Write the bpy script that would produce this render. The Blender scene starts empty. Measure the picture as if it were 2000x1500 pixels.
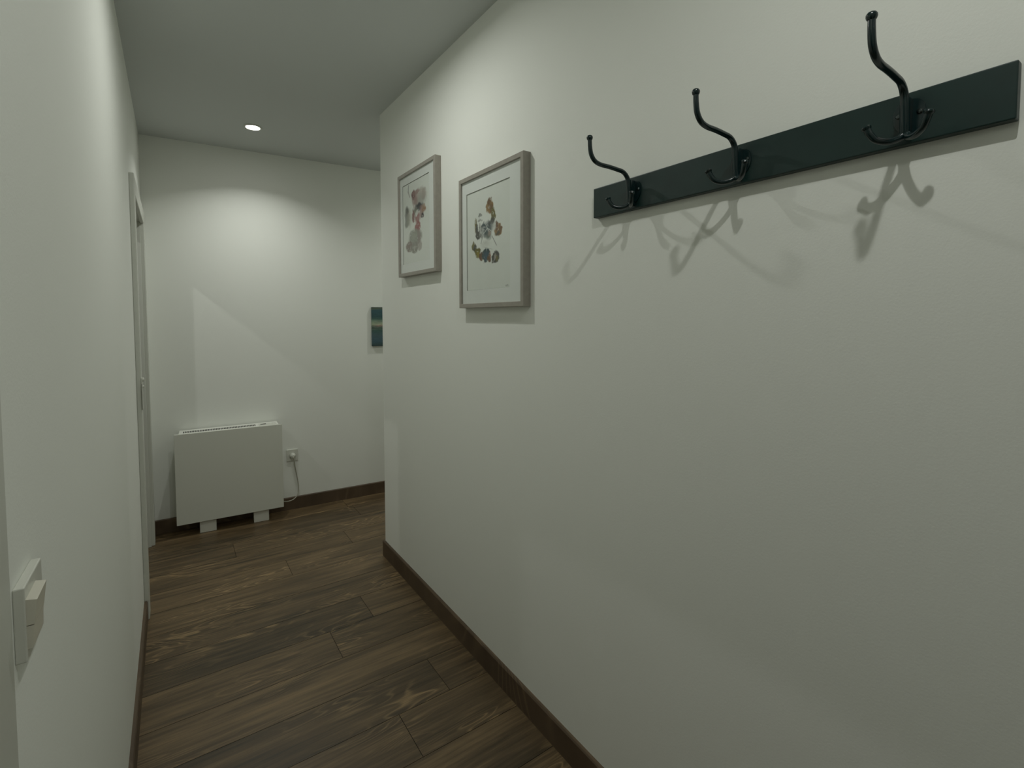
import bpy, bmesh, math, random
from mathutils import Vector, Matrix
random.seed(7)
C = bpy.context.scene.collection
scene = bpy.context.scene

# ------------------------------------------------------------------ room dimensions (metres)
RX, LX, H = 0.971, -0.136, 2.472          # corridor wall faces and ceiling height
CORNER = 2.679                            # the right wall ends here
BY, BS = 3.768, -0.0602                   # back wall face: y = BY + BS*x
BB_H, BB_T = 0.088, 0.012
def backy(x, off=0.0): return BY + BS * x - off

# ------------------------------------------------------------------ camera
cam_d = bpy.data.cameras.new('camera'); cam = bpy.data.objects.new('camera', cam_d); C.objects.link(cam)
cam_d.lens = 17.29; cam_d.sensor_width = 36.0; cam_d.sensor_fit = 'HORIZONTAL'
cam_d.shift_y = -0.0423; cam_d.clip_start = 0.02
fw = Vector((0.5680596, 0.82165667, -0.0467825)).normalized()
up = Vector((0.02767027, 0.03774432, 0.99890426)); rt = fw.cross(up).normalized(); up = rt.cross(fw)
m = Matrix((rt, up, -fw)).transposed().to_4x4(); m.translation = Vector((0, 0, 1.36))
cam.matrix_world = m
scene.camera = cam

# ------------------------------------------------------------------ world, colour management
w = bpy.data.worlds.new('world'); scene.world = w; w.use_nodes = True
w.node_tree.nodes['Background'].inputs[0].default_value = (0.75, 0.8, 0.78, 1)
w.node_tree.nodes['Background'].inputs[1].default_value = 0.0
vs = scene.view_settings
vs.view_transform = 'Standard'; vs.look = 'None'; vs.gamma = 1.0; vs.use_curve_mapping = False
vs.exposure = 0.35

# ------------------------------------------------------------------ lamps of the place (ceiling downlights)
LAMP_COL = (0.985, 1.0, 0.95)
DOWNLIGHTS = [  # x, y, watt, beam spread in degrees, visible fitting label
    (0.42, 3.259, 2.45, 128, 'small round white ceiling downlight lit near the far back wall'),
    (0.41, 1.70, 2.75, 172, 'round white ceiling downlight above the two framed pictures, just over the top of the photo'),
    (0.35, 0.11, 2.8, 172, 'round white ceiling downlight above the coat rack, out of the photo'),
    (0.42, -1.40, 0.8, 160, 'round white ceiling downlight behind the camera'),
    (1.95, 3.2, 2.4, 150, 'round white ceiling downlight around the corner beyond the right wall'),
    (-0.88, 3.03, 2.4, 170, 'round white ceiling downlight in the room behind the far left doorway'),
    (-0.81, 0.08, 1.2, 170, 'round white ceiling downlight in the room behind the near left doorway'),
]
def lamp_light(x, y, watt, spread):
    ld = bpy.data.lights.new('downlight_beam', 'AREA'); lo = bpy.data.objects.new('downlight_beam', ld); C.objects.link(lo)
    ld.shape = 'DISK'; ld.size = 0.030; ld.spread = math.radians(spread)
    ld.energy = watt; ld.color = LAMP_COL
    lo.location = (x, y, H - 0.009)
    return lo
for x, y, watt, spread, lab in DOWNLIGHTS: lamp_light(x, y, watt, spread)

# ------------------------------------------------------------------ helpers
def mat(name, col, rough=0.5, metal=0.0, spec=0.5, bump=0.0, bscale=200.0, var=0.0, vscale=3.0, coat=0.0):
    mt = bpy.data.materials.new(name); mt.use_nodes = True
    nt = mt.node_tree; b = nt.nodes['Principled BSDF']
    b.inputs['Base Color'].default_value = (*col, 1); b.inputs['Roughness'].default_value = rough
    b.inputs['Metallic'].default_value = metal; b.inputs['Specular IOR Level'].default_value = spec
    b.inputs['Coat Weight'].default_value = coat
    tc = nt.nodes.new('ShaderNodeTexCoord')
    if bump:
        n = nt.nodes.new('ShaderNodeTexNoise'); n.inputs['Scale'].default_value = bscale; n.inputs['Detail'].default_value = 3
        nt.links.new(tc.outputs['Object'], n.inputs['Vector'])
        bp = nt.nodes.new('ShaderNodeBump'); bp.inputs['Strength'].default_value = bump; bp.inputs['Distance'].default_value = 0.002
        nt.links.new(n.outputs['Fac'], bp.inputs['Height']); nt.links.new(bp.outputs['Normal'], b.inputs['Normal'])
    if var:
        n = nt.nodes.new('ShaderNodeTexNoise'); n.inputs['Scale'].default_value = vscale; n.inputs['Detail'].default_value = 4
        nt.links.new(tc.outputs['Object'], n.inputs['Vector'])
        r = nt.nodes.new('ShaderNodeValToRGB')
        r.color_ramp.elements[0].position = 0.3; r.color_ramp.elements[1].position = 0.7
        r.color_ramp.elements[0].color = (*[c * (1 - var) for c in col], 1); r.color_ramp.elements[1].color = (*[min(1, c * (1 + var)) for c in col], 1)
        nt.links.new(n.outputs['Fac'], r.inputs['Fac']); nt.links.new(r.outputs['Color'], b.inputs['Base Color'])
    return mt

def attr_mat(name, rough=0.6):
    mt = bpy.data.materials.new(name); mt.use_nodes = True; nt = mt.node_tree; b = nt.nodes['Principled BSDF']
    a = nt.nodes.new('ShaderNodeAttribute'); a.attribute_name = 'paint'
    nt.links.new(a.outputs['Color'], b.inputs['Base Color']); b.inputs['Roughness'].default_value = rough
    return mt

def wood_mat(name, c_dark, c_mid, c_light, rough, axis='X', use_attr=True):
    """Oak grain running along X (or Y): stretched fibres plus cathedral contour lines; per-plank offset from an attribute."""
    mt = bpy.data.materials.new(name); mt.use_nodes = True; nt = mt.node_tree; N = nt.nodes; L = nt.links
    b = N['Principled BSDF']
    tc = N.new('ShaderNodeTexCoord'); mp = N.new('ShaderNodeVectorMath'); mp.operation = 'ADD'
    L.new(tc.outputs['Object'], mp.inputs[0])
    if use_attr:
        at = N.new('ShaderNodeAttribute'); at.attribute_name = 'plank'
        sc0 = N.new('ShaderNodeVectorMath'); sc0.operation = 'SCALE'; sc0.inputs['Scale'].default_value = 17.0
        L.new(at.outputs['Vector'], sc0.inputs[0]); L.new(sc0.outputs[0], mp.inputs[1])
    def scaled(v):
        s = N.new('ShaderNodeVectorMath'); s.operation = 'MULTIPLY'; s.inputs[1].default_value = v if axis == 'X' else (v[1], v[0], v[2])
        L.new(mp.outputs[0], s.inputs[0]); return s.outputs[0]
    def noise(vec, scale, detail=4, rough_=0.55, dist=0.0):
        n = N.new('ShaderNodeTexNoise'); n.inputs['Scale'].default_value = scale; n.inputs['Detail'].default_value = detail
        n.inputs['Roughness'].default_value = rough_; n.inputs['Distortion'].default_value = dist
        L.new(vec, n.inputs['Vector']); return n.outputs['Fac']
    def math_(op, a, b_=None, c_=None):
        n = N.new('ShaderNodeMath'); n.operation = op
        for i, v in enumerate((a, b_, c_)):
            if v is None: continue
            if isinstance(v, (int, float)): n.inputs[i].default_value = v
            else: L.new(v, n.inputs[i])
        return n.outputs[0]
    fibre = noise(scaled((2.2, 60, 1)), 1.0, 6, 0.65)
    fine = noise(scaled((9, 260, 1)), 1.0, 3, 0.6)
    broad = noise(scaled((1.6, 13, 1)), 1.0, 4, 0.6, 0.6)
    field = noise(scaled((1.5, 7.5, 1)), 1.0, 2, 0.45, 0.25)
    rings = math_('SINE', math_('MULTIPLY', field, 150.0))
    rings = math_('POWER', math_('MULTIPLY_ADD', rings, 0.5, 0.5), 6.0)
    where = noise(scaled((1.4, 5, 1)), 1.3, 2, 0.5)
    mask = N.new('ShaderNodeMapRange'); mask.inputs['From Min'].default_value = 0.47; mask.inputs['From Max'].default_value = 0.66
    L.new(where, mask.inputs['Value'])
    lines = math_('MULTIPLY', math_('MULTIPLY', rings, mask.outputs[0]), math_('MULTIPLY_ADD', fine, 1.4, -0.15))
    tone = math_('ADD', math_('MULTIPLY', fibre, 0.52), math_('MULTIPLY', broad, 0.48))
    tone = math_('ADD', tone, math_('MULTIPLY_ADD', fine, 0.16, -0.08))
    if use_attr:
        sx = N.new('ShaderNodeSeparateXYZ'); L.new(at.outputs['Vector'], sx.inputs[0])
        tone = math_('ADD', tone, math_('MULTIPLY_ADD', sx.outputs[2], 0.13, -0.065))
    ramp = N.new('ShaderNodeValToRGB'); e = ramp.color_ramp.elements
    e[0].position = 0.34; e[0].color = (*c_dark, 1); e[1].position = 0.70; e[1].color = (*c_light, 1)
    mm = e.new(0.50); mm.color = (*c_mid, 1)
    L.new(tone, ramp.inputs['Fac'])
    mix = N.new('ShaderNodeMixRGB'); mix.inputs['Color2'].default_value = (*[min(1, c * 1.9) for c in c_light], 1)
    L.new(math_('MULTIPLY', lines, 0.95), mix.inputs['Fac']); L.new(ramp.outputs['Color'], mix.inputs['Color1'])
    # knots
    L.new(mix.outputs['Color'], b.inputs['Base Color'])
    bp = N.new('ShaderNodeBump'); bp.inputs['Strength'].default_value = 0.35; bp.inputs['Distance'].default_value = 0.001
    L.new(math_('ADD', fibre, math_('MULTIPLY', fine, 0.5)), bp.inputs['Height']); L.new(bp.outputs['Normal'], b.inputs['Normal'])
    rr = math_('MULTIPLY_ADD', fibre, 0.25, rough - 0.12); L.new(rr, b.inputs['Roughness'])
    return mt

def glass_mat(name):
    mt = bpy.data.materials.new(name); mt.use_nodes = True; nt = mt.node_tree; N = nt.nodes; L = nt.links
    out = N['Material Output']; N.remove(N['Principled BSDF'])
    tr = N.new('ShaderNodeBsdfTransparent'); gl = N.new('ShaderNodeBsdfGlossy'); gl.inputs['Roughness'].default_value = 0.02
    lw = N.new('ShaderNodeLayerWeight'); lw.inputs['Blend'].default_value = 0.5; mx = N.new('ShaderNodeMixShader')
    pw = N.new('ShaderNodeMath'); pw.operation = 'POWER'; pw.inputs[1].default_value = 5.0; L.new(lw.outputs['Facing'], pw.inputs[0])
    fr = N.new('ShaderNodeMath'); fr.operation = 'MULTIPLY_ADD'; fr.inputs[1].default_value = 0.55; fr.inputs[2].default_value = 0.022; L.new(pw.outputs[0], fr.inputs[0])
    L.new(fr.outputs[0], mx.inputs[0]); L.new(tr.outputs[0], mx.inputs[1]); L.new(gl.outputs[0], mx.inputs[2]); L.new(mx.outputs[0], out.inputs[0])
    return mt

def emit_mat(name, col, s):
    mt = bpy.data.materials.new(name); mt.use_nodes = True; nt = mt.node_tree; b = nt.nodes['Principled BSDF']
    b.inputs['Base Color'].default_value = (0.8, 0.8, 0.8, 1)
    b.inputs['Emission Color'].default_value = (*col, 1); b.inputs['Emission Strength'].default_value = s
    return mt

def obj(name, bm, material, parent=None, smooth=False, loc=(0, 0, 0)):
    """bm holds world coordinates; loc becomes the object's origin."""
    l = Vector(loc)
    if parent is not None:
        base = Vector((0, 0, 0)); p = parent
        while p: base += p.location; p = p.parent
        l = base
    bmesh.ops.translate(bm, verts=bm.verts, vec=-l)
    bmesh.ops.recalc_face_normals(bm, faces=bm.faces)
    me = bpy.data.meshes.new(name); bm.to_mesh(me); bm.free()
    if material: me.materials.append(material)
    if smooth:
        for p_ in me.polygons: p_.use_smooth = True
        try: me.set_sharp_from_angle(angle=math.radians(38))
        except Exception: pass
    o = bpy.data.objects.new(name, me); C.objects.link(o)
    if parent is not None: o.parent = parent
    else: o.location = l
    return o
def thing(name, label, cat, loc, group=None):
    o = bpy.data.objects.new(name, None); C.objects.link(o); o.location = loc; o.empty_display_size = 0.05
    return tag(o, label, cat, group)
def tag(o, label, cat, group=None):
    o['label'] = label; o['category'] = cat
    if group: o['group'] = group
    return o
def struct(name, bm, material, loc=(0, 0, 0), smooth=False):
    o = obj(name, bm, material, None, smooth, loc); o['kind'] = 'structure'; return o

def add_box(bm, a, b, bev=0.0, seg=2, rot=None, piv=None):
    """axis-aligned box from a to b, optionally bevelled and rotated about piv"""
    x0, y0, z0 = a; x1, y1, z1 = b
    vs_ = [bm.verts.new(v) for v in ((x0, y0, z0), (x1, y0, z0), (x1, y1, z0), (x0, y1, z0), (x0, y0, z1), (x1, y0, z1), (x1, y1, z1), (x0, y1, z1))]
    fs = [bm.faces.new([vs_[i] for i in f]) for f in ((0, 3, 2, 1), (4, 5, 6, 7), (0, 1, 5, 4), (1, 2, 6, 5), (2, 3, 7, 6), (3, 0, 4, 7))]
    new = list(vs_)
    if bev:
        es = list({e for f in fs for e in f.edges})
        r = bmesh.ops.bevel(bm, geom=es, offset=bev, segments=seg, profile=0.5, affect='EDGES')
        new = list({v for f in r['faces'] for v in f.verts} | {v for v in vs_ if v.is_valid})
    if rot is not None:
        bmesh.ops.rotate(bm, verts=new, cent=piv, matrix=rot)
    return new
def box(a, b, bev=0.0, seg=2):
    bm = bmesh.new(); add_box(bm, a, b, bev, seg); return bm

def catmull(pts, n=8):
    P = [Vector(p) for p in pts]; P = [P[0] * 2 - P[1]] + P + [P[-1] * 2 - P[-2]]; out = []
    for i in range(1, len(P) - 2):
        for k in range(n):
            t = k / n; a, b, c, d = P[i - 1], P[i], P[i + 1], P[i + 2]
            out.append(0.5 * ((2 * b) + (c - a) * t + (2 * a - 5 * b + 4 * c - d) * t * t + (3 * b - a - 3 * c + d) * t ** 3))
    out.append(P[-2]); return out
def add_tube(bm, pts, rad, seg=14, cap=True):
    """tube along pts with radius list or number"""
    n = len(pts); rad = rad if isinstance(rad, (list, tuple)) else [rad] * n
    if len(rad) != n:
        m_ = len(rad) - 1; rr = []
        for i in range(n):
            f = i / (n - 1) * m_; k = min(int(f), m_ - 1); rr.append(rad[k] + (rad[k + 1] - rad[k]) * (f - k))
        rad = rr
    t0 = (pts[1] - pts[0]).normalized(); u = t0.orthogonal().normalized(); rings = []
    for i in range(n):
        t = (pts[min(i + 1, n - 1)] - pts[max(i - 1, 0)]).normalized()
        u = (u - t * u.dot(t)).normalized(); v = t.cross(u)
        rings.append([bm.verts.new(pts[i] + (u * math.cos(a) + v * math.sin(a)) * rad[i]) for a in [2 * math.pi * k / seg for k in range(seg)]])
    for i in range(n - 1):
        for k in range(seg): bm.faces.new((rings[i][k], rings[i][(k + 1) % seg], rings[i + 1][(k + 1) % seg], rings[i + 1][k]))
    if cap: bm.faces.new(rings[0][::-1]); bm.faces.new(rings[-1])
def add_lathe(bm, prof, cen, axis, seg=24):
    """revolve profile [(dist along axis, radius)] about axis through cen"""
    ax = Vector(axis).normalized(); u = ax.orthogonal().normalized(); v = ax.cross(u); cen = Vector(cen); rings = []
    for d, r in prof:
        if r < 1e-6: rings.append([bm.verts.new(cen + ax * d)])
        else: rings.append([bm.verts.new(cen + ax * d + (u * math.cos(a) + v * math.sin(a)) * r) for a in [2 * math.pi * k / seg for k in range(seg)]])
    for A, B in zip(rings, rings[1:]):
        for k in range(seg):
            if len(A) == 1 and len(B) == 1: continue
            if len(A) == 1: bm.faces.new((A[0], B[k], B[(k + 1) % seg]))
            elif len(B) == 1: bm.faces.new((A[k], B[0], A[(k + 1) % seg]))
            else: bm.faces.new((A[k], A[(k + 1) % seg], B[(k + 1) % seg], B[k]))
def copy_thing(o, loc):
    r = o.copy(); C.objects.link(r); r.location = loc
    for ch in list(o.children):
        c = ch.copy(); C.objects.link(c); c.parent = r
        for g in list(ch.children):
            d = g.copy(); C.objects.link(d); d.parent = c
    return r

# ------------------------------------------------------------------ materials
M_WALL = mat('wall_paint', (0.865, 0.885, 0.825), 0.75, spec=0.3, bump=0.10, bscale=260)
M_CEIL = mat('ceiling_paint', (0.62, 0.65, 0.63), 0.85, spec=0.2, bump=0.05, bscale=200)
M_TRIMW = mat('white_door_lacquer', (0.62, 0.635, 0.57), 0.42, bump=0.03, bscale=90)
M_FLOOR = wood_mat('dark_oak_planks', (0.040, 0.029, 0.014), (0.105, 0.071, 0.035), (0.230, 0.158, 0.078), 0.42)
M_GROOVE = mat('plank_gap', (0.012, 0.009, 0.006), 0.8, var=0.2)
M_BBX = wood_mat('skirting_oak_along_x', (0.055, 0.036, 0.020), (0.095, 0.064, 0.037), (0.150, 0.105, 0.062), 0.5, 'X', False)
M_BBY = wood_mat('skirting_oak_along_y', (0.055, 0.036, 0.020), (0.095, 0.064, 0.037), (0.150, 0.105, 0.062), 0.5, 'Y', False)
M_FRAME = mat('taupe_frame_lacquer', (0.34, 0.32, 0.275), 0.45, var=0.06, vscale=60, bump=0.05, bscale=150)
M_MAT = mat('white_mat_board', (0.74, 0.78, 0.735), 0.8, bump=0.05, bscale=500)
M_BEVEL = mat('mat_bevel_line', (0.36, 0.38, 0.34), 0.8, var=0.05)
M_PAINT = attr_mat('watercolour_on_paper', 0.8)
M_CANVAS = attr_mat('acrylic_on_canvas', 0.55)
M_GLASS = glass_mat('picture_glass')
M_BOARD = mat('dark_green_black_lacquer_board', (0.005, 0.025, 0.022), 0.40, bump=0.04, bscale=120, var=0.12, vscale=20)
M_HOOK = mat('black_enamelled_metal', (0.002, 0.016, 0.017), 0.24, spec=0.6, bump=0.05, bscale=150)
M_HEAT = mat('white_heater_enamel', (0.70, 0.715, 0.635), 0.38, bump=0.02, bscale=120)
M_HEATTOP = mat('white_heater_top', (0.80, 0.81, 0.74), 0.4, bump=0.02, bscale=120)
M_DARK = mat('dark_slot', (0.02, 0.022, 0.018), 0.6, var=0.1)
M_PLASTIC = mat('white_plastic', (0.66, 0.67, 0.60), 0.35, bump=0.02, bscale=100)
M_CREAM = mat('cream_plastic', (0.66, 0.64, 0.54), 0.4, bump=0.02, bscale=100)
M_CORD = mat('grey_white_cord', (0.42, 0.41, 0.34), 0.5, bump=0.02, bscale=100)
M_LENS = emit_mat('lit_lamp_lens', (1, 0.98, 0.95), 30.0)
M_SCREW = mat('dark_steel_screw', (0.10, 0.12, 0.12), 0.22, metal=1.0, bump=0.03, bscale=300)
M_STEEL = mat('brushed_steel', (0.45, 0.45, 0.42), 0.3, metal=1.0, bump=0.05, bscale=300)

# ------------------------------------------------------------------ floor: staggered oak planks, one mesh
def build_floor():
    bm = bmesh.new()
    lay = bm.loops.layers.float_color.new('plank')
    pitch = 0.1985; y0 = 1.36
    known = {0: 0.604, 1: 0.80, 3: 0.527, 4: 0.72, 7: 0.49, 8: 0.865, 9: 0.266, 11: 1.01}
    rnd = random.Random(11); g = 0.0009; Lp = 1.22; z = 0.0
    xmin, xmax = -2.45, 3.0
    for r in range(-21, 16):
        ya = y0 + r * pitch; yb = ya + pitch
        off = known.get(r, rnd.uniform(0, Lp) + (2.0 if False else 0.0))
        if r in (2, 5, 6, 10): off = {2: 1.02, 5: 1.03, 6: 1.05, 10: 1.04}[r]
        x = off
        while x > xmin: x -= Lp
        while x < xmax:
            xa, xb = max(x, xmin), min(x + Lp, xmax)
            if xb > xa:
                c = (rnd.random(), rnd.random(), rnd.random(), 1)
                top = [(xa + g, ya + g, z), (xb - g, ya + g, z), (xb - g, yb - g, z), (xa + g, yb - g, z)]
                bot = [(xa, ya, z - 0.0035), (xb, ya, z - 0.0035), (xb, yb, z - 0.0035), (xa, yb, z - 0.0035)]
                tv = [bm.verts.new(p) for p in top]; bv = [bm.verts.new(p) for p in bot]
                fs = [bm.faces.new(tv)]
                for k in range(4):
                    f = bm.faces.new((bv[k], bv[(k + 1) % 4], tv[(k + 1) % 4], tv[k])); f.material_index = 1; fs.append(f)
                for f in fs:
                    for lp in f.loops: lp[lay] = c
            x += Lp
    add_box(bm, (xmin, y0 - 21 * pitch, -0.12), (xmax, y0 + 16 * pitch, -0.0036))
    for f in bm.faces:
        if len(f.verts) == 4 and f.calc_center_median().z < -0.003: f.material_index = 1
    o = struct('floor', bm, M_FLOOR)
    o.data.materials.append(M_GROOVE)
    return o
build_floor()

# ------------------------------------------------------------------ shell
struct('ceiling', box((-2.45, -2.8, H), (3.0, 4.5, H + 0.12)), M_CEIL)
struct('wall_right', box((RX, -2.7, 0), (RX + 0.12, CORNER, H)), M_WALL)
struct('wall_return', box((RX + 0.12, CORNER - 0.12, 0), (2.9, CORNER, H)), M_WALL)
struct('wall_side', box((2.8, CORNER, 0), (2.92, 4.2, H)), M_WALL)
struct('wall_end', box((-2.4, -2.7, 0), (RX, -2.58, H)), M_WALL)
bm = bmesh.new()     # back wall, very slightly out of square with the corridor
pts = [(-2.4, backy(-2.4)), (2.9, backy(2.9)), (2.9, backy(2.9) + 0.15), (-2.4, backy(-2.4) + 0.15)]
lo_ = [bm.verts.new((x, y, 0)) for x, y in pts]; hi_ = [bm.verts.new((x, y, H)) for x, y in pts]
bm.faces.new(lo_); bm.faces.new(hi_[::-1])
for k in range(4): bm.faces.new((lo_[k], lo_[(k + 1) % 4], hi_[(k + 1) % 4], hi_[k]))
struct('wall_back', bm, M_WALL)
# left wall with two doorways (near one y -0.25..0.585, far one 2.78..3.60)
WT = 0.11
N0, N1, F0, F1, DH = -0.25, 0.585, 2.78, 3.60, 1.93
bm = bmesh.new()
for a, b, z0, z1 in ((-2.58, N0, 0, H), (N1, F0, 0, H), (F1, 3.99, 0, H), (N0, N1, DH + 0.03, H), (F0, F1, DH + 0.03, H)):
    add_box(bm, (LX - WT, a, z0), (LX, b, z1))
struct('wall_left', bm, M_WALL)
struct('wall_partition', box((-2.4, 1.6, 0), (LX - WT, 1.7, H)), M_WALL)
struct('wall_outer', box((-2.5, -2.6, 0), (-2.38, 4.1, H)), M_WALL)

# doorways: lining and casing in one mesh
def doorway(n, y0, y1, cas, proud, h, label=None):
    bm = bmesh.new(); j = 0.025
    xi, xo = LX - WT - 0.012, LX + 0.001
    add_box(bm, (xi, y0, 0), (xo, y0 + j, h), 0.0015); add_box(bm, (xi, y1 - j, 0), (xo, y1, h), 0.0015)
    add_box(bm, (xi, y0, h - j + 0.012), (xo, y1, h + 0.012), 0.0015)
    # stop bead
    add_box(bm, (LX - 0.075, y0 + j, 0), (LX - 0.06, y0 + j + 0.012, h - j), 0.001)
    add_box(bm, (LX - 0.075, y1 - j - 0.012, 0), (LX - 0.06, y1 - j, h - j), 0.001)
    for xa, xb in ((LX, LX + proud), (xi - 0.012, LX - WT)):
        add_box(bm, (xa, y0 - cas + 0.01, 0), (xb, y0 + 0.012, h + cas - 0.02), min(0.003, proud / 3))
        add_box(bm, (xa, y1 - 0.012, 0), (xb, y1 + cas - 0.01, h + cas - 0.02), min(0.003, proud / 3))
        add_box(bm, (xa, y0 + 0.012, h - 0.02), (xb, y1 - 0.012, h + cas - 0.02), min(0.003, proud / 3))
    return struct('door_%d' % n, bm, M_TRIMW)
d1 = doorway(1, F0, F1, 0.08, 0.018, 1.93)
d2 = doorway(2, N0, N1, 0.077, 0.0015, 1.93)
# lever set on the far doorway's near casing
hb = obj('handle', box((LX + 0.018, 2.705, 0.955), (LX + 0.0215, 2.735, 1.095), 0.0012), M_PLASTIC, d1)
hb['label'] = 'small white latch plate with two round knobs'
bm = bmesh.new()
add_lathe(bm, [(0, 0.008), (0.004, 0.009), (0.007, 0.007), (0.008, 0.0)], (LX + 0.0215, 2.715, 1.088), (1, 0, 0), 18)
add_lathe(bm, [(0, 0.006), (0.004, 0.006), (0.005, 0.004), (0.0055, 0.0)], (LX + 0.0215, 2.73, 1.055), (1, 0, 0), 16)
obj('knob', bm, M_PLASTIC, hb, True)
obj('plate_edge', box((LX + 0.018, 2.7025, 0.955), (LX + 0.0205, 2.7048, 1.07)), M_STEEL, hb)
# door leaf of the far doorway, open into the room behind
lf = obj('leaf', box((-1.02, F0 + 0.026, 0.006), (LX - WT - 0.03, F0 + 0.062, 1.90), 0.002), M_TRIMW, d1)
# skirting boards
def skirt(name, p0, p1, nrm, material, h=BB_H, t=BB_T):
    p0, p1, nrm = Vector((*p0, 0)), Vector((*p1, 0)), Vector((*nrm, 0)).normalized()
    prof = [(0, 0), (t, 0), (t, h - 0.004), (t - 0.003, h), (0, h)]
    bm = bmesh.new(); A = [bm.verts.new(p0 + nrm * d + Vector((0, 0, z))) for d, z in prof]; B = [bm.verts.new(p1 + nrm * d + Vector((0, 0, z))) for d, z in prof]
    bm.faces.new(A); bm.faces.new(B[::-1])
    for k in range(5): bm.faces.new((A[k], A[(k + 1) % 5], B[(k + 1) % 5], B[k]))
    return struct(name, bm, material)
skirt('baseboard_right', (RX, -2.58), (RX, CORNER + BB_T), (-1, 0), M_BBY)
skirt('baseboard_return', (RX, CORNER), (2.8, CORNER), (0, 1), M_BBX)
skirt('baseboard_back', (LX, backy(LX)), (2.8, backy(2.8)), (BS, -1), M_BBX)
skirt('baseboard_left', (LX, N1 + 0.068), (LX, F0 - 0.071), (1, 0), M_BBY)
skirt('baseboard_left_far', (LX, F1 + 0.071), (LX, backy(LX)), (1, 0), M_BBY)

# ------------------------------------------------------------------ ceiling downlights
def downlight(x, y, label):
    t = thing('downlight', label, 'ceiling light', (x, y, H), 'ceiling downlights')
    bm = bmesh.new()
    add_lathe(bm, [(0, 0.048), (0.003, 0.048), (0.006, 0.045), (0.006, 0.038), (0.002, 0.035), (0.0, 0.035)], (x, y, H), (0, 0, -1), 40)
    obj('trim_ring', bm, M_PLASTIC, t, True)
    bm = bmesh.new(); add_lathe(bm, [(0.0, 0.035), (0.003, 0.0345), (0.005, 0.024), (0.006, 0.0)], (x, y, H), (0, 0, -1), 32)
    obj('lens', bm, M_LENS, t, True)
    return t
for x, y, watt, spread, lab in DOWNLIGHTS: downlight(x, y, lab)

# ------------------------------------------------------------------ coat rack
rack = thing('coat_rack', 'long dark green-black coat rack board with three double hooks mounted on the right wall', 'coat rack', (RX, 0.58, 1.63))
BF = RX - 0.018
bd = obj('board', box((BF, 0.171, 1.630), (RX - 0.0005, 0.988, 1.709), 0.002, 3), M_BOARD, rack)
def hook(y):
    bm = bmesh.new()
    main = catmull([(0.937, y, 1.634), (0.934, y, 1.655), (0.931, y, 1.680), (0.927, y, 1.700), (0.912, y, 1.7125), (0.888, y, 1.7155), (0.862, y, 1.7170), (0.835, y, 1.7175),
                    (0.817, y, 1.7225), (0.8055, y, 1.735), (0.8015, y, 1.752), (0.8005, y, 1.768)], 7)
    add_tube(bm, main, [0.0066, 0.0066, 0.0064, 0.0056, 0.0052, 0.0051, 0.0051, 0.0051, 0.0052, 0.0052, 0.0050, 0.0048], 18)
    tip = Vector((0.8005, y, 1.766))
    add_lathe(bm, [(0, 0.0045), (0.002, 0.0062), (0.005, 0.0072), (0.008, 0.0070), (0.0105, 0.0052), (0.0118, 0.0025), (0.012, 0)], tip, (-0.04, 0, 1), 20)
    add_box(bm, (0.934, y - 0.0045, 1.636), (BF, y + 0.0045, 1.697), 0.0015)
    h = obj('hook', bm, M_HOOK, rack, True)
    for s in (1, -1):
        bm = bmesh.new()
        pr = catmull([(0.937, y, 1.642), (0.930, y + s * 0.007, 1.6345), (0.919, y + s * 0.018, 1.6315), (0.909, y + s * 0.029, 1.6355), (0.903, y + s * 0.035, 1.6445), (0.901, y + s * 0.038, 1.652)], 7)
        add_tube(bm, pr, [0.0062, 0.0054, 0.0050, 0.0050, 0.0052, 0.0055], 14)
        d = (pr[-1] - pr[-3]).normalized()
        add_lathe(bm, [(-0.001, 0.005), (0.001, 0.0066), (0.0035, 0.007), (0.0055, 0.0054), (0.0065, 0)], pr[-1], d, 16)
        obj('prong', bm, M_HOOK, h, True)
    # shield-shaped fixing plate with two ears
    bm = bmesh.new(); n = 40; ring = []
    for k in range(n):
        a = 2 * math.pi * k / n; cy, cz = math.cos(a), math.sin(a)
        wy = 0.021 * (abs(cy) ** 0.75) * (1 if cy > 0 else -1); wz = 0.027 * (abs(cz) ** 0.8) * (1 if cz > 0 else -1)
        if wz < 0: wy *= 1 - 0.45 * (-wz / 0.027) ** 1.5
        ring.append((y + wy, 1.670 + wz))
    A = [bm.verts.new((BF - 0.0003, p[0], p[1])) for p in ring]; B = [bm.verts.new((BF - 0.0026, p[0], p[1])) for p in ring]
    bm.faces.new(A); bm.faces.new(B[::-1])
    for k in range(n): bm.faces.new((A[k], A[(k + 1) % n], B[(k + 1) % n], B[k]))
    obj('fixing_plate', bm, M_HOOK, h, False)
    for s in (1, -1):
        bm = bmesh.new(); add_lathe(bm, [(0, 0.0042), (0.001, 0.0042), (0.0024, 0.003), (0.003, 0)], (BF - 0.0026, y + s * 0.0135, 1.675), (-1, 0, 0), 16)
        obj('screw', bm, M_SCREW, h, True)
for y in (0.843, 0.565, 0.290): hook(y)

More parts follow.
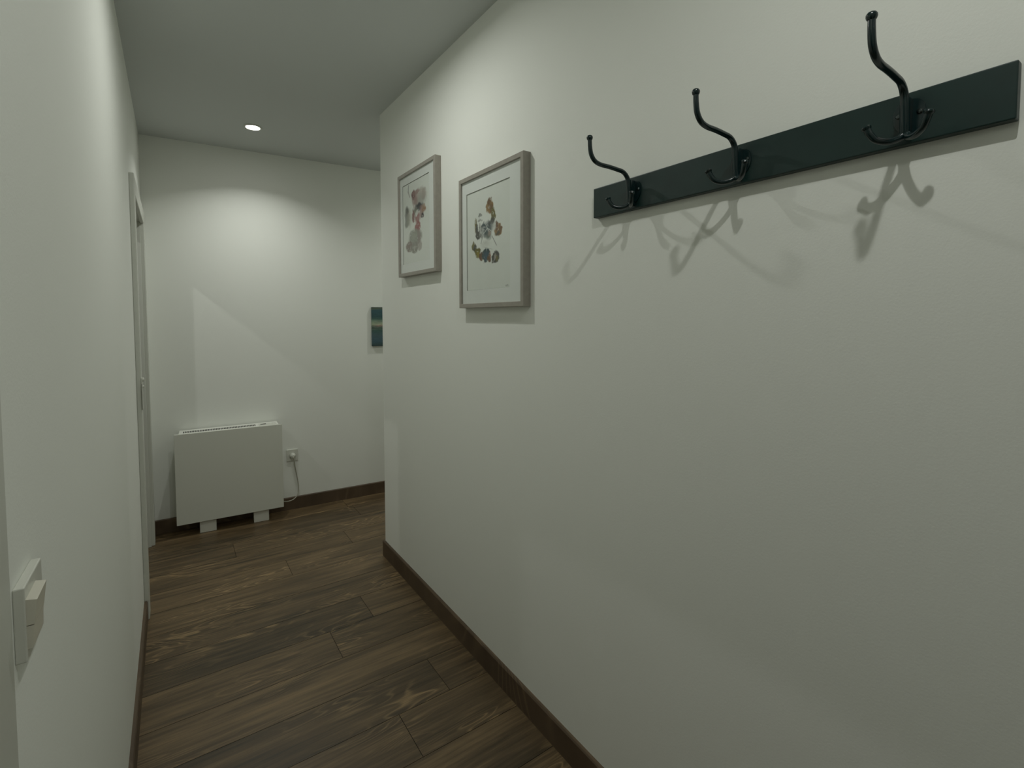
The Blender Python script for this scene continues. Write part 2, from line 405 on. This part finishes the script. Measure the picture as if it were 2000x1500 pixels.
# ------------------------------------------------------------------ framed watercolours
def noise2(x, y, s):
    # cheap smooth value noise
    def h_(i, j):
        n = math.sin(i * 127.1 + j * 311.7 + s * 74.7) * 43758.5453; return n - math.floor(n)
    i, j = math.floor(x), math.floor(y); fx, fy = x - i, y - j; fx = fx * fx * (3 - 2 * fx); fy = fy * fy * (3 - 2 * fy)
    return (h_(i, j) * (1 - fx) + h_(i + 1, j) * fx) * (1 - fy) + (h_(i, j + 1) * (1 - fx) + h_(i + 1, j + 1) * fx) * fy
def fbm(x, y, s): return 0.55 * noise2(x, y, s) + 0.3 * noise2(2.1 * x, 2.1 * y, s + 3) + 0.15 * noise2(4.3 * x, 4.3 * y, s + 7)
def paint_sheet(x, ylo, yhi, zlo, zhi, base, blobs, strokes, res=0.0021):
    bm = bmesh.new(); lay = bm.loops.layers.float_color.new('paint')
    nx = int((yhi - ylo) / res); nz = int((zhi - zlo) / res)
    def color(y, z):
        c = list(base); k0 = 0.985 + 0.03 * fbm(y * 40, z * 40, 1); c = [v * k0 for v in c]
        wy = (fbm(y * 70, z * 70, 11) - 0.5) * 0.018; wz = (fbm(y * 70, z * 70, 23) - 0.5) * 0.018
        for i, (by, bz, ry, rz, col, al, edge) in enumerate(blobs):
            d = math.hypot((y + wy - by) / (ry * 1.18), (z + wz - bz) / (rz * 1.18))
            if d < 1.25:
                soft = max(0.0, min(1.0, (1.08 - d) / edge))
                gran = fbm(y * 130 + i * 9, z * 130, i + 2)
                a = al * soft * (0.95 + 0.4 * gran)
                if 0.78 < d < 1.05 and edge < 0.5: a *= 1.25
                if al > 0.8 and gran < 0.30: a *= 0.45
                a = max(0, min(1, a)); c = [v * (1 - a) + w_ * a for v, w_ in zip(c, col)]
        for y0, z0, y1, z1, wd, col, al in strokes:
            dy, dz = y1 - y0, z1 - z0; L2 = dy * dy + dz * dz
            t = max(0, min(1, ((y - y0) * dy + (z - z0) * dz) / L2)); d = math.hypot(y - y0 - t * dy, z - z0 - t * dz)
            if d < wd:
                a = al * (1 - d / wd) ** 0.5; c = [v * (1 - a) + w_ * a for v, w_ in zip(c, col)]
        return (*c, 1)
    V = [[bm.verts.new((x, ylo + (yhi - ylo) * i / nx, zlo + (zhi - zlo) * j / nz)) for i in range(nx + 1)] for j in range(nz + 1)]
    K = [[color(v.co.y, v.co.z) for v in row] for row in V]
    for j in range(nz):
        for i in range(nx):
            f = bm.faces.new((V[j][i], V[j + 1][i], V[j + 1][i + 1], V[j][i + 1]))
            for lp, (jj, ii) in zip(f.loops, ((j, i), (j + 1, i), (j + 1, i + 1), (j, i + 1))): lp[lay] = K[jj][ii]
    return bm
def framed(label, yl, yr, zb, zt, py, pz, blobs, strokes, crisp=1.0):
    """yl is the far (left in view) side, yr the near side"""
    FX = RX - 0.030; wdt = 0.0165
    blobs = [(a, b, c, d, tuple(v * (0.55 + 0.45 * crisp) for v in e), min(1.0, f / crisp ** 0.6), g * crisp) for a, b, c, d, e, f, g in blobs]
    t = thing('framed_picture', label, 'picture', (RX, (yl + yr) / 2, zb))
    bm = bmesh.new()
    # mitred frame: outer/inner rectangles with rebate
    def rect(e, x): return [bm.verts.new((x, y, z)) for y, z in ((yr + e, zb + e), (yl - e, zb + e), (yl - e, zt - e), (yr + e, zt - e))]
    rings = [rect(0, RX - 0.0005), rect(0, FX + 0.001), rect(0.001, FX), rect(wdt - 0.001, FX), rect(wdt, FX + 0.001), rect(wdt, FX + 0.022), rect(0, RX - 0.0005)]
    rings[-1] = rings[0]
    for A, B in zip(rings, rings[1:-1] + [rings[0]]):
        for k in range(4): bm.faces.new((A[k], A[(k + 1) % 4], B[(k + 1) % 4], B[k]))
    obj('frame', bm, M_FRAME, t)
    MX = FX + 0.0075
    bm = bmesh.new()       # mat board with a window
    o1 = [bm.verts.new((MX, y, z)) for y, z in ((yr + wdt, zb + wdt), (yl - wdt, zb + wdt), (yl - wdt, zt - wdt), (yr + wdt, zt - wdt))]
    i1 = [bm.verts.new((MX, y, z)) for y, z in ((py[0], pz[0]), (py[1], pz[0]), (py[1], pz[1]), (py[0], pz[1]))]
    for k in range(4): bm.faces.new((o1[k], o1[(k + 1) % 4], i1[(k + 1) % 4], i1[k]))
    mo = obj('mat_board', bm, M_MAT, t)
    bm = bmesh.new()       # bevelled cut around the window
    e = 0.0015
    i1 = [bm.verts.new((MX, y, z)) for y, z in ((py[0], pz[0]), (py[1], pz[0]), (py[1], pz[1]), (py[0], pz[1]))]
    i2 = [bm.verts.new((MX + 0.003, y, z)) for y, z in ((py[0] + e, pz[0] + e), (py[1] - e, pz[0] + e), (py[1] - e, pz[1] - e), (py[0] + e, pz[1] - e))]
    for k in range(4): bm.faces.new((i1[k], i1[(k + 1) % 4], i2[(k + 1) % 4], i2[k]))
    obj('window_bevel', bm, M_BEVEL, mo)
    obj('painting', paint_sheet(MX + 0.003, py[0] + e, py[1] - e, pz[0] + e, pz[1] - e, (0.70, 0.745, 0.68), blobs, strokes), M_PAINT, t)
    bm = box((FX + 0.003, yr + wdt - 0.001, zb + wdt - 0.001), (FX + 0.005, yl - wdt + 0.001, zt - wdt + 0.001))
    obj('glass', bm, M_GLASS, t)
TAN, BRN, OLV = (0.26, 0.17, 0.07), (0.15, 0.09, 0.045), (0.16, 0.15, 0.05)
TEAL, DKG, GRY = (0.055, 0.085, 0.085), (0.07, 0.075, 0.06), (0.25, 0.27, 0.24)
b2 = [(1.515, 1.758, 0.024, 0.020, TAN, 1, .3), (1.507, 1.752, 0.014, 0.014, BRN, .8, .5), (1.516, 1.778, 0.010, 0.012, BRN, .9, .4), (1.494, 1.728, 0.013, 0.022, OLV, 1, .3), (1.501, 1.706, 0.012, 0.014, DKG, .9, .5),
      (1.519, 1.697, 0.009, 0.014, DKG, .9, .5), (1.613, 1.700, 0.009, 0.030, OLV, .9, .4), (1.607, 1.690, 0.006, 0.02, DKG, .9, .4), (1.583, 1.740, 0.012, 0.006, GRY, .9, .4), (1.584, 1.719, 0.014, 0.005, GRY, .9, .4),
      (1.598, 1.666, 0.018, 0.013, DKG, .9, .3), (1.588, 1.684, 0.005, 0.02, GRY, .9, .3), (1.572, 1.675, 0.005, 0.02, GRY, .9, .3), (1.501, 1.686, 0.024, 0.018, GRY, .6, 1.0), (1.534, 1.680, 0.034, 0.026, TEAL, .85, .5), (1.557, 1.696, 0.014, 0.009, TEAL, 1, .3),
      (1.524, 1.657, 0.024, 0.014, (0.12, 0.15, 0.12), .8, .7), (1.515, 1.664, 0.012, 0.010, (0.33, 0.27, 0.22), .7, .6), (1.545, 1.630, 0.035, 0.014, (0.42, 0.43, 0.37), .5, 1.0),
      (1.458, 1.667, 0.020, 0.022, TAN, 1, .3), (1.470, 1.684, 0.008, 0.014, BRN, .9, .4), (1.462, 1.654, 0.014, 0.010, DKG, .8, .5), (1.448, 1.670, 0.010, 0.012, BRN, .7, .5),
      (1.631, 1.629, 0.012, 0.014, OLV, 1, .3), (1.622, 1.619, 0.010, 0.012, DKG, 1, .4), (1.603, 1.604, 0.018, 0.016, OLV, 1, .3), (1.600, 1.596, 0.012, 0.010, (0.28, 0.24, 0.06), .8, .5), (1.575, 1.588, 0.016, 0.012, BRN, 1, .3),
      (1.541, 1.588, 0.024, 0.021, TEAL, 1, .25), (1.541, 1.585, 0.016, 0.014, (0.05, 0.10, 0.13), .9, .5), (1.520, 1.573, 0.010, 0.012, BRN, 1, .3), (1.516, 1.586, 0.004, 0.012, (0.3, 0.15, 0.08), .8, .5),
      (1.480, 1.575, 0.020, 0.020, DKG, 1, .25), (1.482, 1.579, 0.009, 0.009, (0.34, 0.33, 0.27), .8, .5), (1.472, 1.570, 0.008, 0.012, OLV, .8, .5)]
WHT = (0.70, 0.745, 0.68)
s2 = [(1.565, 1.660, 1.578, 1.634, 0.0022, DKG, .8), (1.501, 1.652, 1.472, 1.616, 0.0022, DKG, .8), (1.560, 1.668, 1.531, 1.684, 0.002, WHT, .7), (1.545, 1.700, 1.522, 1.672, 0.002, WHT, .7),
      (1.531, 1.684, 1.508, 1.672, 0.002, WHT, .7), (1.565, 1.693, 1.545, 1.690, 0.002, WHT, .7), (1.416, 1.471, 1.400, 1.473, 0.0016, DKG, .6), (1.412, 1.467, 1.404, 1.474, 0.0014, DKG, .6), (1.404, 1.468, 1.396, 1.471, 0.0014, DKG, .5),
      (1.590, 1.745, 1.590, 1.716, 0.0016, DKG, .6), (1.560, 1.62, 1.50, 1.605, 0.0015, GRY, .5)]
framed('taupe framed watercolour of scattered brown and teal leaves, nearer the coat rack', 1.7286, 1.2969, 1.3973, 1.8958, (1.384, 1.680), (1.464, 1.833), b2, s2)
PNK, RED, DGR = (0.34, 0.22, 0.20), (0.34, 0.13, 0.12), (0.09, 0.10, 0.10)
b1 = [(2.128, 1.920, 0.075, 0.034, (0.42, 0.37, 0.32), .55, .6), (2.110, 1.895, 0.060, 0.030, (0.38, 0.40, 0.35), .5, .8), (2.191, 1.937, 0.018, 0.022, (0.19, 0.09, 0.09), .85, .5), (2.165, 1.945, 0.040, 0.010, PNK, .6, .5), (2.074, 1.920, 0.022, 0.022, (0.40, 0.36, 0.31), .5, .5),
      (2.170, 1.905, 0.030, 0.030, PNK, .6, .8), (2.129, 1.872, 0.042, 0.018, DGR, .8, .7), (2.132, 1.880, 0.024, 0.008, (0.05, 0.05, 0.06), .8, .6), (2.175, 1.858, 0.030, 0.015, (0.16, 0.17, 0.12), .7, .7),
      (2.268, 1.848, 0.026, 0.044, (0.22, 0.24, 0.21), .75, .5), (2.262, 1.868, 0.014, 0.018, (0.14, 0.15, 0.13), .7, .6), (2.266, 1.812, 0.026, 0.016, (0.24, 0.27, 0.22), .7, .7), (2.240, 1.835, 0.030, 0.045, (0.44, 0.44, 0.34), .4, .9),
      (2.192, 1.838, 0.014, 0.026, (0.27, 0.15, 0.13), .8, .5), (2.145, 1.822, 0.026, 0.026, RED, .65, .7), (2.155, 1.843, 0.012, 0.012, WHT, .8, .6), (2.145, 1.780, 0.028, 0.026, RED, .9, .5), (2.142, 1.772, 0.014, 0.014, (0.30, 0.08, 0.09), .8, .7),
      (2.108, 1.845, 0.018, 0.030, PNK, .6, .7), (2.092, 1.826, 0.013, 0.013, (0.07, 0.06, 0.06), .95, .4), (2.076, 1.850, 0.022, 0.012, (0.36, 0.20, 0.11), .7, .6), (2.082, 1.865, 0.020, 0.010, (0.38, 0.25, 0.16), .6, .6),
      (2.175, 1.738, 0.068, 0.036, (0.30, 0.32, 0.26), .75, .5), (2.130, 1.735, 0.022, 0.030, (0.28, 0.22, 0.19), .5, .8), (2.190, 1.745, 0.030, 0.020, (0.38, 0.40, 0.32), .6, .8), (2.246, 1.702, 0.032, 0.024, (0.24, 0.20, 0.16), .75, .4),
      (2.182, 1.690, 0.036, 0.022, (0.27, 0.27, 0.22), .75, .4), (2.182, 1.690, 0.018, 0.010, (0.42, 0.42, 0.36), .7, .8), (2.126, 1.695, 0.024, 0.020, (0.30, 0.26, 0.22), .5, .5)]
s1 = [(2.247, 1.992, 2.252, 1.962, 0.0045, DGR, .9), (2.252, 1.962, 2.233, 1.934, 0.0035, (0.15, 0.1, 0.1), .8), (2.205, 1.92, 2.185, 1.872, 0.003, PNK, .7), (2.178, 1.85, 2.165, 1.815, 0.003, (0.18, 0.12, 0.11), .7)]
framed('taupe framed watercolour with pink and grey washes, next to the far corner', 2.3591, 1.9389, 1.5614, 2.056, (2.013, 2.316), (1.620, 2.001), b1, s1, 0.78)

# ------------------------------------------------------------------ small canvas on the back wall
def canvas():
    x0, x1, z0, z1 = 1.250, 1.470, 1.144, 1.441
    t = thing('canvas_painting', 'small unframed teal seascape canvas half hidden by the wall corner', 'painting', ((x0 + x1) / 2, backy(1.36), z0))
    bm = bmesh.new(); lay = bm.loops.layers.float_color.new('paint'); nx, nz = 60, 90
    bands = [(0, (0.030, 0.055, 0.055)), (.06, (0.035, 0.08, 0.085)), (.12, (0.045, 0.10, 0.13)), (.28, (0.06, 0.11, 0.125)), (.40, (0.04, 0.10, 0.085)), (.445, (0.09, 0.14, 0.11)), (.475, (0.03, 0.06, 0.045)), (.50, (0.22, 0.29, 0.22)),
             (.515, (0.03, 0.045, 0.035)), (.54, (0.34, 0.38, 0.26)), (.60, (0.26, 0.33, 0.23)), (.66, (0.15, 0.24, 0.18)), (.70, (0.05, 0.12, 0.10)), (.76, (0.03, 0.085, 0.09)), (.92, (0.035, 0.10, 0.12)), (.96, (0.10, 0.13, 0.09)), (1, (0.04, 0.07, 0.05))]
    def col(u, v):
        v2 = v + 0.025 * (fbm(u * 5, v * 22, 5) - 0.5); v2 = max(0, min(1, v2))
        for (a, ca), (b, cb) in zip(bands, bands[1:]):
            if a <= v2 <= b: f = (v2 - a) / (b - a); c = [p * (1 - f) + q * f for p, q in zip(ca, cb)]; break
        p = math.exp(-((v - 0.53) / 0.03) ** 2) * max(0, min(1, (u - 0.04) * 8)); c = [c[0] + 0.20 * p * fbm(u * 20, v * 60, 8), c[1] + 0.02 * p, c[2] + 0.04 * p]
        k = 0.75 + 0.5 * fbm(u * 9, v * 60, 2); return (*[q * k for q in c], 1)
    def P(u, v, off): x = x0 + (x1 - x0) * u; return (x, backy(x, off), z0 + (z1 - z0) * v)
    V = [[bm.verts.new(P(i / nx, j / nz, 0.020)) for i in range(nx + 1)] for j in range(nz + 1)]
    for j in range(nz):
        for i in range(nx):
            f = bm.faces.new((V[j][i], V[j][i + 1], V[j + 1][i + 1], V[j + 1][i]))
            for lp, (jj, ii) in zip(f.loops, ((j, i), (j, i + 1), (j + 1, i + 1), (j + 1, i))): lp[lay] = col(ii / nx, jj / nz)
    edge = [(V[0][i], (i / nx, 0)) for i in range(nx + 1)] + [(V[j][nx], (1, j / nz)) for j in range(1, nz + 1)] + [(V[nz][i], (i / nx, 1)) for i in range(nx - 1, -1, -1)] + [(V[j][0], (0, j / nz)) for j in range(nz - 1, 0, -1)]
    bk = [bm.verts.new(P(*uv, 0.0006)) for _, uv in edge]; n = len(edge)
    for k in range(n):
        f = bm.faces.new((edge[k][0], bk[k], bk[(k + 1) % n], edge[(k + 1) % n][0])); c = col(*edge[k][1])
        for lp in f.loops: lp[lay] = c
    obj('canvas', bm, M_CANVAS, t)
canvas()

# ------------------------------------------------------------------ panel heater
heater = thing('panel_heater', 'white flat panel heater standing on two feet against the back wall', 'heater', (0.31, 3.63, 0))
ang = math.atan(BS); ROT = Matrix.Rotation(ang, 3, 'Z'); PV = Vector((0.0, BY, 0))
def hbox(bm, x0, x1, o0, o1, z0, z1, bev=0.0):
    """box in back-wall coordinates: o = distance off the wall"""
    add_box(bm, (x0, BY - o1, z0), (x1, BY - o0, z1), bev, 2, ROT, PV)
def hpart(name, boxes, material, parent=heater):
    bm = bmesh.new()
    for b in boxes: hbox(bm, *b)
    return obj(name, bm, material, parent)
HX0, HX1, HZ0, HZ1, HO = 0.000, 0.602, 0.079, 0.646, 0.150
hpart('front_panel', [(HX0, HX1, HO - 0.012, HO, HZ0, HZ1, 0.002)], M_HEAT)
body = hpart('body', [(HX0 + 0.022, HX1 - 0.018, 0.012, HO - 0.0125, HZ0 + 0.012, HZ1 - 0.002, 0.002),
                      (HX0 + 0.10, HX0 + 0.14, 0.0, 0.012, 0.2, 0.5), (HX1 - 0.14, HX1 - 0.10, 0.0, 0.012, 0.2, 0.5)], M_HEATTOP)
slots = []
for k in range(46):
    x = HX0 + 0.045 + k * 0.0088
    slots.append((x, x + 0.0055, 0.062, 0.110, HZ1 - 0.003, HZ1 - 0.0010))
hpart('vent_grille', slots, M_DARK, heater)
cp = hpart('control_panel', [(HX1 - 0.135, HX1 - 0.030, 0.055, 0.120, HZ1 - 0.003, HZ1 + 0.0005, 0.001)], M_PLASTIC)
hpart('display', [(HX1 - 0.125, HX1 - 0.092, 0.075, 0.098, HZ1, HZ1 + 0.0012)], M_DARK, cp)
hpart('button', [(HX1 - 0.075, HX1 - 0.066, 0.080, 0.092, HZ1, HZ1 + 0.002), (HX1 - 0.058, HX1 - 0.049, 0.080, 0.092, HZ1, HZ1 + 0.002)], M_PLASTIC, cp)
for x in (0.119, 0.422):
    hpart('foot', [(x, x + 0.090, 0.030, 0.128, 0.0, 0.088, 0.002)], M_HEATTOP)

# ------------------------------------------------------------------ wall socket and plugged cord
sock = thing('wall_socket', 'white square wall socket beside the heater with a plug in it', 'wall socket', (0.678, backy(0.678), 0.345))
hpart('cover_plate', [(0.641, 0.716, 0.0, 0.010, 0.347, 0.430, 0.003)], M_PLASTIC, sock)
bm = bmesh.new(); add_lathe(bm, [(0.0095, 0.024), (0.0115, 0.024), (0.012, 0.0215), (0.0102, 0.021), (0.0100, 0.0)], (0.679, backy(0.679), 0.388), (BS, -1, 0), 28)
obj('socket_rim', bm, M_PLASTIC, sock, True)
cord = thing('power_cord', 'grey-white power cord hanging from the wall socket down behind the heater', 'power cord', (0.69, 3.7, 0.08))
bm = bmesh.new()
add_lathe(bm, [(0.0105, 0.0185), (0.028, 0.0185), (0.036, 0.014), (0.046, 0.009), (0.047, 0)], (0.679, backy(0.679), 0.388), (BS, -1, 0), 24)
obj('plug', bm, M_PLASTIC, cord, True)
bm = bmesh.new()
pth = catmull([(0.677, 3.682, 0.388), (0.677, 3.672, 0.380), (0.680, 3.676, 0.355), (0.690, 3.695, 0.300), (0.702, 3.704, 0.235), (0.710, 3.704, 0.170), (0.704, 3.695, 0.115), (0.675, 3.682, 0.085), (0.630, 3.676, 0.078), (0.590, 3.682, 0.088)], 8)
add_tube(bm, pth, 0.0034, 10)
obj('cable', bm, M_CORD, cord, True)

# ------------------------------------------------------------------ light switch on the near left wall
sw = thing('light_switch', 'cream rocker light switch on white plate at lower left, on the near left wall', 'light switch', (LX, 0.695, 1.03))
PX = LX + 0.009
obj('cover_plate', box((LX, 0.6635, 1.018), (PX, 0.740, 1.094), 0.0012), M_PLASTIC, sw)
bm = bmesh.new()
yy0, yy1 = 0.6655, 0.710
prof = [(PX - 0.001, 1.081), (PX + 0.0085, 1.079), (PX + 0.0058, 1.0545), (PX - 0.001, 1.0545)]
A = [bm.verts.new((x, yy0, z)) for x, z in prof]; B = [bm.verts.new((x, yy1, z)) for x, z in prof]
bm.faces.new(A); bm.faces.new(B[::-1])
for k in range(4): bm.faces.new((A[k], A[(k + 1) % 4], B[(k + 1) % 4], B[k]))
obj('rocker', bm, M_CREAM, sw)
bm = bmesh.new()
prof = [(PX - 0.001, 1.0535), (PX + 0.0055, 1.0535), (PX + 0.0040, 1.031), (PX - 0.001, 1.030)]
A = [bm.verts.new((x, yy0, z)) for x, z in prof]; B = [bm.verts.new((x, yy1, z)) for x, z in prof]
bm.faces.new(A); bm.faces.new(B[::-1])
for k in range(4): bm.faces.new((A[k], A[(k + 1) % 4], B[(k + 1) % 4], B[k]))
obj('rocker', bm, M_CREAM, sw)
